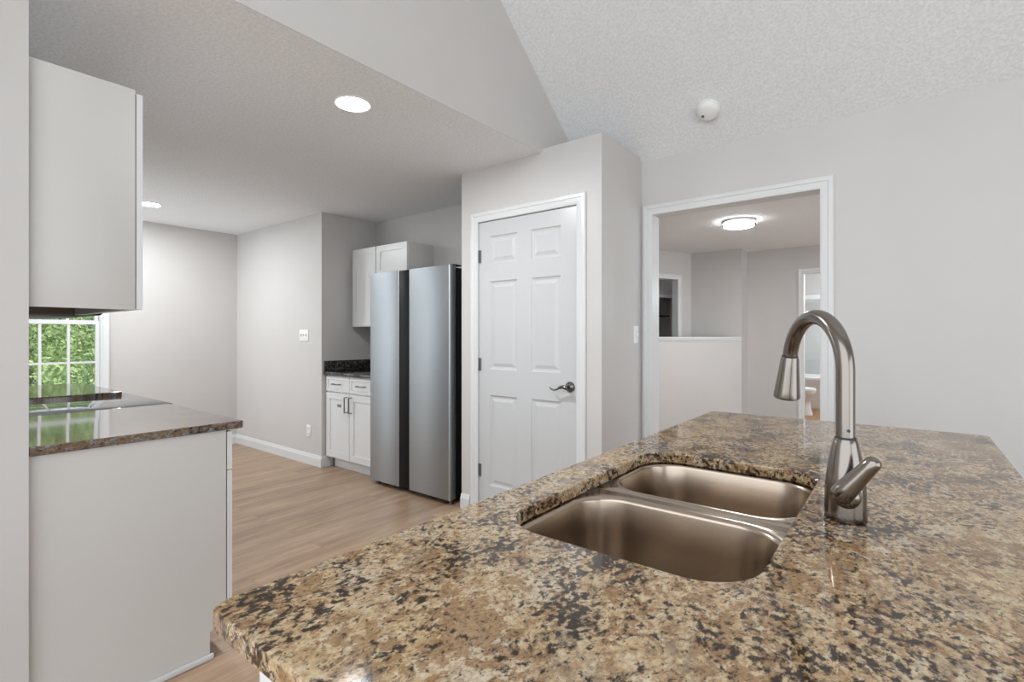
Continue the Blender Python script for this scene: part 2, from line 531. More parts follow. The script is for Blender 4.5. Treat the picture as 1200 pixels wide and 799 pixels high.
# door and opening casings
def casing(mb, axis, u0, u1, z, w, face, sgn, t=.016, z0=0, w2=None):
    """moulded casing around an opening in a wall on axis; face = wall plane, sgn = outward side"""
    w2 = w2 or w
    prof = [(0, .35), (.12, .55), (.2, .62), (.55, .75), (.62, 1), (.9, 1), (1, .7)]   # across width: inner -> outer, thickness fraction
    def path(d):
        return [(u0 - d, z0), (u0 - d, z + d), (u1 + d * w2 / w, z + d), (u1 + d * w2 / w, z0)]
    t_ = bmesh.new(); rows = []
    for a, th in [(0, 0)] + prof + [(1, 0)]:
        row = []
        for (u, zz) in path(a * w):
            off = face + sgn * t * th
            row.append(t_.verts.new((u, off, zz) if axis == 'x' else (off, u, zz)))
        rows.append(row)
    for r0, r1 in zip(rows, rows[1:]):
        for i in range(3): t_.faces.new((r0[i], r0[i + 1], r1[i + 1], r1[i]))
    for i in (0, 3): t_.faces.new([r[i] for r in rows])
    for i in range(3): t_.faces.new((rows[0][i], rows[0][i + 1], rows[-1][i + 1], rows[-1][i]))
    mb.join(t_)
def jamb(mb, axis, u0, u1, z, a, b, t=.012, z0=0):
    B = (lambda p, q, r, s_: mb.box(p, a, q, r, b, s_)) if axis == 'x' else (lambda p, q, r, s_: mb.box(a, p, q, b, r, s_))
    B(u0, z0, u0 + t, z); B(u1 - t, z0, u1, z); B(u0 + t, z - t, u1 - t, z)
m = MB(); casing(m, 'x', DX0 + .008, DX1 - .008, DZ - .004, .066, YP, -1)
jamb(m, 'x', DX0, DX1, DZ, YP + .001, YP + .11, .006)
struct('trim_1', m, M_TRIM, 'white moulded casing around the pantry door', 'trim')
m = MB(); casing(m, 'x', OX0 + .01, OX1 - .01, OZ - .008, .066, YR, -1)
jamb(m, 'x', OX0, OX1, OZ, YR + .002, YR2 - .002, .008)
struct('trim_2', m, M_TRIM, 'white moulded casing around the opening beside the pantry', 'trim')

# the six panel door
DT = Thing('door_1', (-2.413, YP + .012, 0), 'white six panel pantry door with dark lever handle', 'door', None, 'structure')
x0 = -2.413; dw = .814; dh = 2.045; zb = .016
cols = [(-2.316 - x0, -2.072 - x0), (-1.955 - x0, -1.725 - x0)]
rows = [(.205 - zb, .842 - zb), (1.022 - zb, 1.640 - zb), (1.762 - zb, 1.958 - zb)]
pan = [(a, b, c, d) for a, b in cols for c, d in rows]
leaf = DT.part('door_panel', MB().slab(dw, dh, .035, pan, [(.006, .007), (.016, .010), (.022, .010), (.044, .003)], Matrix.Translation((x0, YP + .012, zb))), M_DOOR, smooth=12)
for z in (1.822, 1.055, .302):
    hm = MB().lathe([(.006, -.045), (.006, .045)], (x0 - .006, YP - .001, z), n=14)
    hm.lathe([(.004, -.05), (.0065, -.047), (.0065, -.044)], (x0 - .006, YP - .001, z), n=14)
    hm.box(x0 - .004, YP + .004, z - .044, x0 + .02, YP + .0125, z + .044)
    DT.part('hinge', hm, M_HINGE, 'dark metal hinge')
hx, hz, hy = -1.655, .938, YP + .012
ros = DT.part('rosette', MB().lathe([(.034, 0), (.034, .004), (.030, .010), (.018, .016), (.0125, .022), (.0125, .05), (.014, .056), (.010, .062)], (hx, hy, hz), (0, -1, 0), 32), M_CHROME, 'dark metal rosette')
lv = [(hx, hy - .052, hz), (hx - .02, hy - .055, hz + .004), (hx - .045, hy - .055, hz - .002), (hx - .07, hy - .053, hz - .014), (hx - .092, hy - .05, hz - .020), (hx - .112, hy - .047, hz - .014), (hx - .124, hy - .044, hz - .006)]
DT.part('lever', MB().tube(lv, [.013, .012, .010, .0075, .006, .005, .004], 14), M_CHROME, 'dark curved lever', of=ros)
DT.part('latch_plate', MB().box(DX1 - .0085, YP + .001, hz - .03, DX1 - .0055, YP + .02, hz + .03), M_HINGE, 'small dark latch plate')

# window in the far wall
WT = Thing('window_1', (XF, (WIN[0] + WIN[1]) / 2, WIN[2]), 'white double hung window with grid bars looking onto trees', 'window', None, 'structure')
y0, y1, z0, z1 = WIN
fr = MB()
casing(fr, 'y', y0 + .004, y1 - .004, z1 - .004, .055, XF, 1, .014, z0 - .02)
fr.box(XF, y0 - .08, z0 - .03, XF + .045, y1 + .08, z0, .004)
fr.box(XF, y0 - .06, z0 - .09, XF + .014, y1 + .06, z0 - .03, .002)
for a, b in ((y0, y0 + .02), (y1 - .02, y1)): fr.box(XF - .11, a, z0, XF - .001, b, z1)
fr.box(XF - .11, y0 + .02, z1 - .02, XF - .001, y1 - .02, z1); fr.box(XF - .11, y0 + .02, z0, XF - .001, y1 - .02, z0 + .015)
WT.part('window_frame', fr, M_TRIM)
zm = 1.385
def sash(nm, za, zb_, xa):
    sm = MB(); ya, yb = y0 + .022, y1 - .022; w = .030
    sm.box(xa, ya, za, xa + .03, ya + w, zb_); sm.box(xa, yb - w, za, xa + .03, yb, zb_)
    sm.box(xa, ya + w, za, xa + .03, yb - w, za + .04); sm.box(xa, ya + w, zb_ - .036, xa + .03, yb - w, zb_)
    gy0, gy1 = ya + w, yb - w
    for k in (1, 2):
        yy = gy0 + (gy1 - gy0) * k / 3
        sm.box(xa + .006, yy - .010, za + .04, xa + .024, yy + .010, zb_ - .036)
    zz = (za + .04 + zb_ - .036) / 2 - .003
    for k in range(3):
        a = gy0 + (gy1 - gy0) * k / 3 + (.010 if k else 0); b = gy0 + (gy1 - gy0) * (k + 1) / 3 - (.010 if k < 2 else 0)
        sm.box(xa + .006, a, zz - .009, xa + .024, b, zz + .009)
    so = WT.part(nm, sm, M_TRIM)
    WT.part('pane', MB().box(xa + .012, gy0, za + .03, xa + .016, gy1, zb_ - .03), M_GLASS, 'clear glass pane', of=so)
sash('lower_sash', z0 + .016, zm + .018, XF - .050)
sash('upper_sash', zm - .018, z1 - .021, XF - .085)

# ------------------------------------------------------------------ the island
IX0, IX1, IY0, IY1 = -.705, .222, .268, 2.385
SX0, SX1, SY0, SY1 = -.602, -.168, .722, 1.462      # sink cut-out
ZT, ZU = .915, .885
def slab_top(outer, hole, ztop, zbot, e=.004):
    """stone slab with an eased edge, outline loop(s) around it; the loops are functions of an inset"""
    t = bmesh.new()
    lv = [(e, ztop), (e * .3, ztop - e * .3), (0, ztop - e), (0, zbot + e), (e, zbot)]
    tops, bots = [], []
    for fn, sg in ((outer, 1), (hole, -1)):
        if fn is None: continue
        loops = [[t.verts.new((x, y, z)) for x, y in fn(sg * d)] for d, z in lv]
        for a, b in zip(loops, loops[1:]):
            n = len(a)
            for i in range(n): t.faces.new((a[i], a[(i + 1) % n], b[(i + 1) % n], b[i]))
        tops.append(loops[0]); bots.append(loops[-1])
    for ls in (tops, bots):
        es = []
        for l in ls:
            for i in range(len(l)):
                es.append(t.edges.get((l[i], l[(i + 1) % len(l)])))
        bmesh.ops.triangle_fill(t, use_beauty=True, use_dissolve=False, edges=es)
    return MB().join(t)
def island_outline(d):
    p = rrect(IX0 + d, IX1 - d, IY0 + d, IY1 - d, .022, 5)
    return p
m = slab_top(island_outline, lambda d: rrect(SX0 + d, SX1 - d, SY0 + d, SY1 - d, .095, 12), ZT, ZU)
o = finish('island_countertop', m, M_GRAN, None, ((IX0 + IX1) / 2, (IY0 + IY1) / 2, ZU), 14)
tag(o, 'long speckled tan granite island countertop with the sink cut into it', 'countertop')

BX0, BX1, BY0, BY1 = -.632, .185, .300, 2.345
T = Thing('island_cabinet', ((BX0 + BX1) / 2, (BY0 + BY1) / 2, 0), 'white island cabinet under the tan granite top', 'cabinet')
cm = MB()
cm.box(BX0, BY0 + .02, .1, BX0 + .008, BY1 - .02, ZU - .001)
cm.box(BX0, BY0, .0, BX1, BY0 + .02, ZU - .001); cm.box(BX0, BY1 - .02, 0, BX1, BY1, ZU - .001)
cm.box(BX1 - .02, BY0 + .02, 0, BX1, BY1 - .02, ZU - .001); cm.box(BX0 + .008, BY0 + .02, .1, BX1 - .02, BY1 - .02, .118)
cm.box(BX0 + .07, BY0 + .02, 0, BX0 + .085, BY1 - .02, .1)
T.part('body', cm, M_CAB)
nd_ = 4
for k in range(nd_):
    a = BY0 + .02 + (BY1 - BY0 - .04) * k / nd_; b = BY0 + .02 + (BY1 - BY0 - .04) * (k + 1) / nd_
    w_ = b - a - .006
    R = Matrix.Translation((BX0 - .0195, b - .003, .115)) @ Matrix.Rotation(-PI / 2, 4, 'Z')
    d_ = T.part('door', MB().slab(w_, ZU - .14, .019, [(.055, w_ - .055, .055, ZU - .195)], [(.0, .006)], R), M_CAB, smooth=12)
    yy = (b - .04) if k % 2 else (a + .04)
    T.part('handle', MB().tube([(BX0 - .018, yy, .68), (BX0 - .046, yy, .68), (BX0 - .046, yy, .81), (BX0 - .018, yy, .81)], .005, 10), M_HANDLE, of=d_)

# the sink
T = Thing('double_bowl_sink', ((SX0 + SX1) / 2, (SY0 + SY1) / 2, ZU - .215), 'brushed steel double bowl undermount sink set in the granite island', 'sink')
def bowl(ya, yb, cella, cellb):
    t = bmesh.new(); n = 12
    bx0, bx1 = SX0 - .004, SX1 + .004
    ox0, ox1 = SX0 - .020, SX1 + .020
    cx, cy = (bx0 + bx1) / 2, (ya + yb) / 2
    def ring(ins, z, r=.1):
        return [t.verts.new((x, y, z)) for x, y in rrect(bx0 + ins, bx1 - ins, ya + ins, yb - ins, max(.012, r - ins * .6), n)]
    zf = ZU - .0015
    # flange: project the rim outline onto the cell rectangle; the divider side dips a little
    def dip(x, y):
        dmid = abs(y - (cella if abs(y - cella) < abs(y - cellb) else cellb))
        return 0
    outer = []
    for x, y in rrect(bx0, bx1, ya, yb, .1, n):
        dx, dy = x - cx, y - cy
        sx = ((ox1 if dx > 0 else ox0) - cx) / dx if abs(dx) > 1e-6 else 1e9
        sy = ((cellb if dy > 0 else cella) - cy) / dy if abs(dy) > 1e-6 else 1e9
        k = min(sx, sy)
        outer.append(t.verts.new((cx + dx * k, cy + dy * k, zf)))
    L = [outer, ring(0, zf), ring(.004, zf - .0012), ring(.0075, zf - .004), ring(.009, zf - .009), ring(.016, zf - .08), ring(.022, zf - .15), ring(.027, zf - .175), ring(.037, zf - .190), ring(.055, zf - .197), ring(.10, zf - .199)]
    for a, b in zip(L, L[1:]):
        k = len(a)
        for i in range(k): t.faces.new((a[i], a[(i + 1) % k], b[(i + 1) % k], b[i]))
    t.faces.new(L[-1])
    bmesh.ops.remove_doubles(t, verts=t.verts[:], dist=1e-5)
    return t
YD = 1.112
for nm, (a, b, ca, cb) in {'near': (SY0 - .006, YD - .03, SY0 - .025, YD), 'far': (YD + .03, SY1 + .006, YD, SY1 + .025)}.items():
    mb = MB().join(bowl(a, b, ca, cb))
    o = T.part('bowl', mb, M_SINK, nm + ' steel bowl', smooth=50)
    so = o.modifiers.new('thickness', 'SOLIDIFY'); so.thickness = .0012; so.offset = -1
    dm = MB().lathe([(.056, .0), (.056, .003), (.050, .004), (.042, -.002), (.040, -.010), (.006, -.011), (.006, -.004), (.012, -.002), (.012, .001), (.001, .002)], ((SX0 + SX1) / 2, (a + b) / 2, ZU - .2003), n=36)
    T.part('drain', dm, M_NICKEL, of=o)

# the faucet
FX, FY = -.092, 1.135
T = Thing('kitchen_faucet', (FX, FY, ZT), 'brushed nickel pull down faucet standing on the granite beside the sink', 'faucet')
bodyp = [(.0335, 0), (.0345, .002), (.0345, .012), (.0340, .03), (.0335, .055), (.0315, .080), (.0285, .105), (.0250, .125), (.0215, .142), (.0195, .150), (.0185, .1515)]
T.part('body', MB().lathe(bodyp, (FX, FY, ZT), n=48), M_NICKEL, smooth=40)
ph, RA, ZC, SW, HL = 2.172, .1083, 1.190, 2.97, .095
u = Vector((math.cos(ph), math.sin(ph), 0))
def arcp(t_): return Vector((FX, FY, ZC)) + u * RA * (1 - math.cos(t_)) + Vector((0, 0, RA * math.sin(t_)))
pts = [Vector((FX, FY, z)) for z in (1.064, 1.10, 1.15)] + [arcp(SW * i / 40) for i in range(41)]
pipe = MB().tube(pts, .0157, 28)
sp = T.part('spout', pipe, M_NICKEL, smooth=50)
T.part('collar', MB().lathe([(.0172, 0), (.0172, .004)], (FX, FY, 1.0655), n=32), M_GAP, 'thin dark ring under the spout', of=sp)
T.part('set_screw', MB().lathe([(.0026, 0), (.0026, .002)], (FX + .006, FY - .0148, 1.083), (.35, -.94, 0), 12), M_GAP, 'small dark set screw', of=sp)
e = arcp(SW); tan = (u * math.sin(SW) + Vector((0, 0, math.cos(SW)))).normalized()
hd = T.part('spray_head', MB().lathe([(.0150, -.004), (.0178, -.002), (.0188, .002), (.0205, .02), (.0236, .048), (.0268, .078), (.0280, .088), (.0280, .093), (.0255, .0955), (.022, .0945)], e, tan, 40), M_NICKEL, smooth=40)
T.part('ring', MB().lathe([(.0166, -.006), (.0166, -.0038)], e, tan, 32), M_GAP, 'thin dark joint ring', of=hd)
T.part('nozzle', MB().lathe([(.0215, .092), (.0215, .0965), (.020, .097)], e, tan, 32), M_BLACK, 'black spray face', of=hd)
# button on the outer side of the head
bu = e + tan * .05 + u * .0215
bm_ = bmesh.new(); bmesh.ops.create_cube(bm_, size=1)
bmesh.ops.bevel(bm_, geom=bm_.edges[:], offset=.2, segments=3, affect='EDGES')
zax = (tan * -1 - u * .22).normalized(); xax = (u - zax * u.dot(zax)).normalized(); yax = zax.cross(xax)
Rm = Matrix((xax, yax, zax)).transposed().to_4x4()
T.part('spray_button', MB().join(bm_, Matrix.Translation(bu) @ Rm @ Matrix.Diagonal((.011, .014, .042, 1))), M_BLACK, 'black spray button', of=hd)
boss = MB().lathe([(.0225, 0), (.0225, .020), (.0215, .027), (.018, .033), (.010, .037)], (FX + .004, FY - .012, .9665), (.05, -1, .02), 32)
bo = T.part('handle_boss', boss, M_NICKEL, smooth=40)
l0 = Vector((FX - .010, FY - .046, .9620)); l1 = Vector((FX + .051, FY - .058, 1.046))
lp = [l0 + (l1 - l0) * f for f in (0, .04, .12, .3, .55, .8, .93, .985, 1)]
T.part('lever', MB().tube(lp, [.008, .0155, .0190, .0180, .0155, .0138, .0128, .009, .004], 24), M_NICKEL, smooth=50)

# ------------------------------------------------------------------ near counter run on the left
CYF = .945; CX0, CX1 = -2.945, -2.128; PX = -2.142
CABF = .884          # cabinet box front
T = Thing('base_cabinet', ((CX0 + PX) / 2, .6, 0), 'base cabinet with a plain grey end panel beside the left wall end', 'cabinet')
T.part('end_panel', MB().prism([(YK + .001, 0), (.825, 0), (.825, .105), (CABF, .105), (CABF, ZU - .001), (YK + .001, ZU - .001)], 'x', PX - .018, PX), M_PANEL, 'grey painted end panel with toe notch')
bm1 = MB().box(CX0, YK + .001, .105, PX - .018, CABF - .001, .123); bm1.box(CX0, YK + .001, .123, CX0 + .018, CABF - .001, ZU - .001)
bm1.box(CX0 + .018, YK + .001, .123, PX - .018, YK + .012, ZU - .001)
bm1.box(CX0 + .018, CABF - .018, ZU - .03, PX - .018, CABF - .001, ZU - .001)
T.part('body', bm1, M_CAB)
T.part('toe_kick', MB().box(CX0, .810, 0, PX - .018, .825, .105), M_RAWWOOD, 'brown toe kick board')
cw = (PX - CX0)
Rf = Matrix.Translation((PX - .002, CABF + .024, 0)) @ Matrix.Rotation(PI, 4, 'Z')
for k in range(2):
    w_ = cw / 2 - .005
    Rk = Rf @ Matrix.Translation((k * cw / 2, 0, 0))
    dd = T.part('drawer', MB().slab(w_, .150, .019, [(.03, w_ - .03, .03, .12)], [(0, .005)], Rk @ Matrix.Translation((0, 0, .725))), M_CAB, smooth=12)
    xx = PX - .002 - k * cw / 2 - w_ / 2
    T.part('handle', MB().tube([(xx - .05, CABF + .02, .80), (xx - .05, CABF + .05, .80), (xx + .05, CABF + .05, .80), (xx + .05, CABF + .02, .80)], .005, 10), M_HANDLE, of=dd)
    dd = T.part('door', MB().slab(w_, .60, .019, [(.055, w_ - .055, .055, .545)], [(0, .006)], Rk @ Matrix.Translation((0, 0, .118))), M_CAB, smooth=12)
    xx = PX - .002 - cw / 2 + (.03 if k == 0 else -.035)
    T.part('handle', MB().tube([(xx, CABF + .02, .56), (xx, CABF + .05, .56), (xx, CABF + .05, .69), (xx, CABF + .02, .69)], .005, 10), M_HANDLE, of=dd)
o = finish('shoe_moulding', MB().box(PX + .0005, YK + .0, 0, PX + .013, .835, .022, .004), M_TRIM, None, (PX, .57, 0))
tag(o, 'thin white shoe moulding strip along the foot of the grey end panel', 'moulding')

def counter_outline(x0, x1, y0, y1): return lambda d: rrect(x0 + d, x1 - d, y0 + d, y1 - d, .006, 3)
m = slab_top(counter_outline(CX0, CX1, YK + .001, CYF), None, ZT, ZU, .003)
tag(finish('kitchen_countertop', m, M_GRANB, None, ((CX0 + CX1) / 2, .62, ZU), 14), 'polished granite countertop on the grey panelled base cabinet at left', 'countertop')

# range with black glass top
RX0, RX1 = -3.705, -2.9455
T = Thing('kitchen_range', ((RX0 + RX1) / 2, .62, 0), 'range with black glass cooktop between the left counters', 'range')
T.part('body', MB().box(RX0, YK + .004, .02, RX1, .90, .897, .003), M_STEELSIDE)
ct = T.part('cooktop', MB().box(RX0 + .0005, YK + .004, .8975, RX1 - .0005, .958, .9155, .0012), M_COOK, 'black glass cooktop')
T.part('oven_door', MB().box(RX0 + .01, .9005, .19, RX1 - .01, .940, .78, .006), M_STEEL)
T.part('control_panel', MB().box(RX0 + .005, .9005, .79, RX1 - .005, .945, .895, .004), M_BLACK, 'black control panel')
T.part('drawer', MB().box(RX0 + .01, .9005, .04, RX1 - .01, .935, .18, .005), M_STEEL)
T.part('handle', MB().tube([(RX0 + .08, .938, .74), (RX0 + .08, .985, .74), (RX1 - .08, .985, .74), (RX1 - .08, .938, .74)], .010, 12), M_STEEL)

# cabinet and counter beyond the range
KX0, KX1 = -4.62, -3.708
T = Thing('base_cabinet', ((KX0 + KX1) / 2, .6, 0), 'white base cabinet on the far side of the range', 'cabinet')
T.part('body', MB().box(KX0, YK + .001, .105, KX1, CABF, ZU - .001), M_CAB)
T.part('toe_kick', MB().box(KX0, YK + .02, 0, KX1, .825, .105), M_RAWWOOD)
Rf = Matrix.Translation((KX1 - .002, CABF + .022, 0)) @ Matrix.Rotation(PI, 4, 'Z')
cw = KX1 - KX0
for k in range(2):
    w_ = cw / 2 - .005; Rk = Rf @ Matrix.Translation((k * cw / 2, 0, 0))
    T.part('drawer', MB().slab(w_, .150, .019, [(.03, w_ - .03, .03, .12)], [(0, .005)], Rk @ Matrix.Translation((0, 0, .725))), M_CAB, smooth=12)
    T.part('door', MB().slab(w_, .60, .019, [(.055, w_ - .055, .055, .545)], [(0, .006)], Rk @ Matrix.Translation((0, 0, .118))), M_CAB, smooth=12)
m = slab_top(counter_outline(KX0, KX1, YK + .001, CYF), None, ZT + .009, ZU, .003)
tag(finish('kitchen_countertop', m, M_GRANB, None, ((KX0 + KX1) / 2, .62, ZU), 14), 'granite countertop end showing past the black cooktop', 'countertop')

# upper cabinet on the near wall
UX0, UX1, UZ0, UZ1, UYF = -2.90, -2.14, 1.350, 2.124, .583
T = Thing('wall_cabinet', ((UX0 + UX1) / 2, YK, UZ0), 'wall cabinet with plain grey side hung by the left wall end', 'cabinet')
um = MB()
um.box(UX0, YK + .001, UZ0, UX0 + .016, UYF, UZ1); 
um.box(UX0 + .016, YK + .001, UZ1 - .016, UX1 - .016, UYF, UZ1)
um.box(UX0 + .016, YK + .001, UZ0 + .02, UX1 - .016, YK + .012, UZ1 - .016)
um.box(UX0 + .016, UYF - .018, UZ0, UX1 - .016, UYF, UZ0 + .028)
T.part('body', um, M_CAB)
T.part('side_panel', MB().box(UX1 - .016, YK + .001, UZ0, UX1, UYF, UZ1, .001), M_PANEL, 'grey painted side panel')
T.part('bottom_board', MB().box(UX0 + .016, YK + .012, UZ0 + .028, UX1 - .016, UYF - .001, UZ0 + .040), M_RAWWOOD, 'raw brown bottom board')
T.part('side_liner', MB().box(UX0 + .016, YK + .013, UZ0, UX0 + .019, UYF - .019, UZ0 + .028), M_RAWWOOD, 'raw brown inner side')
cw = UX1 - UX0
Rf = Matrix.Translation((UX1 - .001, UYF + .022, UZ0 + .002)) @ Matrix.Rotation(PI, 4, 'Z')
for k in range(2):
    w_ = cw / 2 - .003; Rk = Rf @ Matrix.Translation((k * cw / 2, 0, 0))
    dd = T.part('door', MB().slab(w_, UZ1 - UZ0 - .014, .019, [(.055, w_ - .055, .055, UZ1 - UZ0 - .069)], [(0, .006)], Rk), M_CAB, smooth=12)
    xx = UX1 - cw / 2 + (.03 if k == 0 else -.03)
    T.part('handle', MB().tube([(xx, UYF + .02, UZ0 + .05), (xx, UYF + .05, UZ0 + .05), (xx, UYF + .05, UZ0 + .18), (xx, UYF + .02, UZ0 + .18)], .005, 10), M_HANDLE, of=dd)
    T.part('door_gap_strip', MB().box(UX1 - .004 - k * cw / 2 - w_ + .01, UYF, UZ0 + .004, UX1 - .003 - k * cw / 2, UYF + .003, UZ1 - .014), M_GAP, 'dark strip standing in for the shaded door gap', of=dd)  # dark strip paints the shade in the gap behind each door

# hood over the range and the cabinet above it
T = Thing('range_hood', ((RX0 + RX1) / 2, YK, 1.352), 'slim dark range hood under the wall cabinets at left', 'hood')
T.part('body', MB().prism([(YK + .001, 1.352), (.66, 1.352), (.68, 1.375), (.66, 1.45), (YK + .001, 1.47)], 'x', RX0 + .02, UX0 - .012), M_BLACK)
T.part('filter', MB().box(RX0 + .1, YK + .06, 1.346, UX0 - .1, .60, 1.3518, .002), M_HINGE)
T.part('front_lip', MB().box(RX0 + .02, .675, 1.366, UX0 - .012, .69, 1.386, .003), M_STEEL)
T = Thing('wall_cabinet', ((RX0 + RX1) / 2, YK, 1.472), 'white wall cabinet above the slim range hood', 'cabinet')
T.part('body', MB().box(RX0 + .02, YK + .001, 1.472, UX0 - .012, UYF, UZ1), M_CAB)
w_ = (UX0 - .012 - RX0 - .02) / 2 - .003
Rf = Matrix.Translation((UX0 - .013, UYF + .0205, 1.474)) @ Matrix.Rotation(PI, 4, 'Z')
for k in range(2):
    T.part('door', MB().slab(w_, UZ1 - 1.486, .019, [(.055, w_ - .055, .055, UZ1 - 1.486 - .055)], [(0, .006)], Rf @ Matrix.Translation((k * (w_ + .004), 0, 0))), M_CAB, smooth=12)

# ------------------------------------------------------------------ fridge alcove
AX0, AX1 = -4.400, -3.635
AYF = 2.735
T = Thing('base_cabinet', ((AX0 + AX1) / 2, 3.0, 0), 'white shaker base cabinet left of the steel fridge', 'cabinet')
T.part('body', MB().box(AX0 + .001, AYF, .10, AX1, YA - .001, ZU - .001), M_CAB)
T.part('toe_kick', MB().box(AX0 + .04, AYF + .055, 0, AX1, AYF + .07, .10), M_CAB, 'white toe kick board')
wcab = AX1 - AX0
for k in range(2):
    xa = AX0 + .012 + k * (wcab / 2 - .004); w_ = wcab / 2 - .014
    dr = T.part('drawer', MB().slab(w_, .140, .019, [(.028, w_ - .028, .028, .112)], [(0, .006)], Matrix.Translation((xa, AYF - .0195, .733))), M_CAB, smooth=12)
    xx = xa + w_ / 2
    T.part('handle', MB().tube([(xx - .055, AYF - .018, .803), (xx - .055, AYF - .050, .803), (xx + .055, AYF - .050, .803), (xx + .055, AYF - .018, .803)], .005, 10), M_HANDLE, 'dark bar pull', of=dr)
    dr = T.part('door', MB().slab(w_, .610, .019, [(.06, w_ - .06, .06, .55)], [(0, .007)], Matrix.Translation((xa, AYF - .0195, .110))), M_CAB, smooth=12)
    xx = (xa + w_ - .028) if k == 0 else (xa + .028)
    T.part('handle', MB().tube([(xx, AYF - .018, .553), (xx, AYF - .050, .553), (xx, AYF - .050, .692), (xx, AYF - .018, .692)], .006, 10), M_HANDLE, 'dark bar pull', of=dr)
    if k == 0:
        T.part('sticker', MB().box(-4.212, AYF - .0142, .590, -4.150, AYF - .0120, .616), M_HINGE, 'small grey sticker', of=dr)
o = finish('alcove_countertop', MB().box(-4.408, 2.695, ZU, AX1 + .002, YA - .001, ZT, .003), M_GRAND, None, ((AX0 + AX1) / 2, 3.0, ZU))
tag(o, 'short dark granite countertop left of the steel fridge', 'countertop')
m = MB().box(-4.408, YA - .021, ZT + .0005, AX1 + .002, YA - .001, ZT + .10, .002); m.box(-4.408, 2.70, ZT + .0005, -4.388, YA - .0215, ZT + .10, .002)
o = finish('backsplash', m, M_GRAND, None, ((AX0 + AX1) / 2, YA, ZT))
tag(o, 'low dark granite backsplash strip standing on the alcove counter', 'backsplash')

def alcove_upper(x0, x1, z0, z1, label, hand):
    T = Thing('wall_cabinet', ((x0 + x1) / 2, YA, z0), label, 'cabinet')
    yf = 3.0
    T.part('body', MB().box(x0, yf, z0, x1, YA - .001, z1, .001), M_PANEL if hand == 0 else M_CAB, 'grey painted cabinet box' if hand == 0 else None)
    w_ = x1 - x0 - .008
    dd = T.part('door', MB().slab(w_, z1 - z0 - .006, .019, [(.058, w_ - .058, .058, z1 - z0 - .064)], [(0, .007)], Matrix.Translation((x0 + .004, yf - .0195, z0 + .003))), M_CAB, smooth=12)
    if hand:
        xx = x1 - .035
        T.part('handle', MB().tube([(xx, yf - .018, z0 + .04), (xx, yf - .048, z0 + .04), (xx, yf - .048, z0 + .17), (xx, yf - .018, z0 + .17)], .005, 10), M_HANDLE, of=dd)
alcove_upper(-4.352, -3.979, 1.345, 2.108, 'tall white wall cabinet over the dark alcove counter', 1)
alcove_upper(-3.973, -3.526, 1.815, 2.108, 'short white wall cabinet with grey side above the fridge', 0)

# fridge
GX0, GX1, GY = -3.612, -2.655, 2.645
T = Thing('refrigerator', ((GX0 + GX1) / 2, 2.97, 0), 'tall stainless steel side by side refrigerator beside the pantry', 'refrigerator')
T.part('body', MB().box(GX0 + .006, GY + .075, .035, GX1 - .004, 3.285, 1.768, .006), M_BLACK, 'black cabinet sides')
T.part('door_gap_strip', MB().box(GX0 + .012, GY + .0665, .06, GX1 - .010, GY + .0745, 1.765), M_BLACK)  # black gasket behind the fridge doors
def fdoor(x0, x1):
    t = bmesh.new()
    pr_ = []
    r = .012
    def outline():
        # plan outline of a door: rounded outer front corners
        return [(x0, GY + .065), (x0, GY + r), (x0 + r * .3, GY + r * .3), (x0 + r, GY), (x1 - r, GY), (x1 - r * .3, GY + r * .3), (x1, GY + r), (x1, GY + .065)]
    return MB().prism(outline(), 'z', .040, 1.783)
dl = T.part('left_door', fdoor(GX0, -3.236), M_STEEL, 'narrower left steel door', smooth=50)
dr = T.part('right_door', fdoor(-3.112, GX1), M_STEEL, 'wider right steel door', smooth=50)
hr = MB().box(-3.2355, GY + .006, .040, -3.1125, GY + .060, 1.782, .002)
T.part('handle_recess', hr, M_BLACK, 'black recessed grip strip between the doors')
for x, of in ((GX0 + .05, dl), (GX1 - .05, dr)):
    T.part('hinge_cover', MB().box(x - .040, GY + .055, 1.7835, x + .040, GY + .14, 1.794, .004), M_BLACK, 'black hinge cover', of=of)
for x in (GX0 + .05, GX1 - .04):
    T.part('foot', MB().lathe([(.022, 0), (.022, .012), (.012, .016), (.012, .0385)], (x, GY + .05, 0), n=18), M_HINGE)
for x in (GX0 + .05, GX1 - .04):
    T.part('roller', MB().lathe([(.017, -.02), (.0175, 0), (.017, .02)], (x, 3.2, .0178), (1, 0, 0), 18), M_BLACK)
T.part('toe_grille', MB().box(GX0 + .09, GY + .10, .012, GX1 - .09, GY + .12, .0345), M_BLACK)

# ------------------------------------------------------------------ lights, detector, plates
def can(x, y, label):
    T = Thing('recessed_light', (x, y, H), label, 'light', 'recessed kitchen lights')
    T.part('trim_ring', MB().lathe([(.092, -.0005), (.092, -.004), (.088, -.007), (.080, -.006), (.078, -.0005)], (x, y, H), n=48), M_PLASTIC, 'white trim ring')
    T.part('lens', MB().lathe([(.078, -.001), (.078, -.0045), (.06, -.0058), (.001, -.0062)], (x, y, H), n=48), M_CANLIGHT, 'glowing white lens')
can(-2.222, 1.524, 'glowing round recessed light in the kitchen ceiling nearest the island')
can(-5.36, 1.565, 'glowing round recessed light at the far end of the kitchen ceiling')
sx, sy = -.924, 3.062
sz = H + SL * (YR - sy)
nv = Vector((0, -SL, -1)).normalized()
T = Thing('smoke_detector', (sx, sy, sz), 'round white smoke detector on the sloping ceiling', 'smoke detector')
T.part('base', MB().lathe([(.066, .0005), (.066, .010), (.062, .012)], (sx, sy, sz), nv, 40), M_PLASTIC)
T.part('cover', MB().lathe([(.060, .012), (.060, .026), (.054, .036), (.040, .043), (.001, .045)], (sx, sy, sz), nv, 40), M_PLASTIC)
tb = Vector((0, -1, SL)).normalized()
pb = Vector((sx, sy, sz)) + nv * .039 - Vector((1, 0, 0)) * .028 + tb * -.012
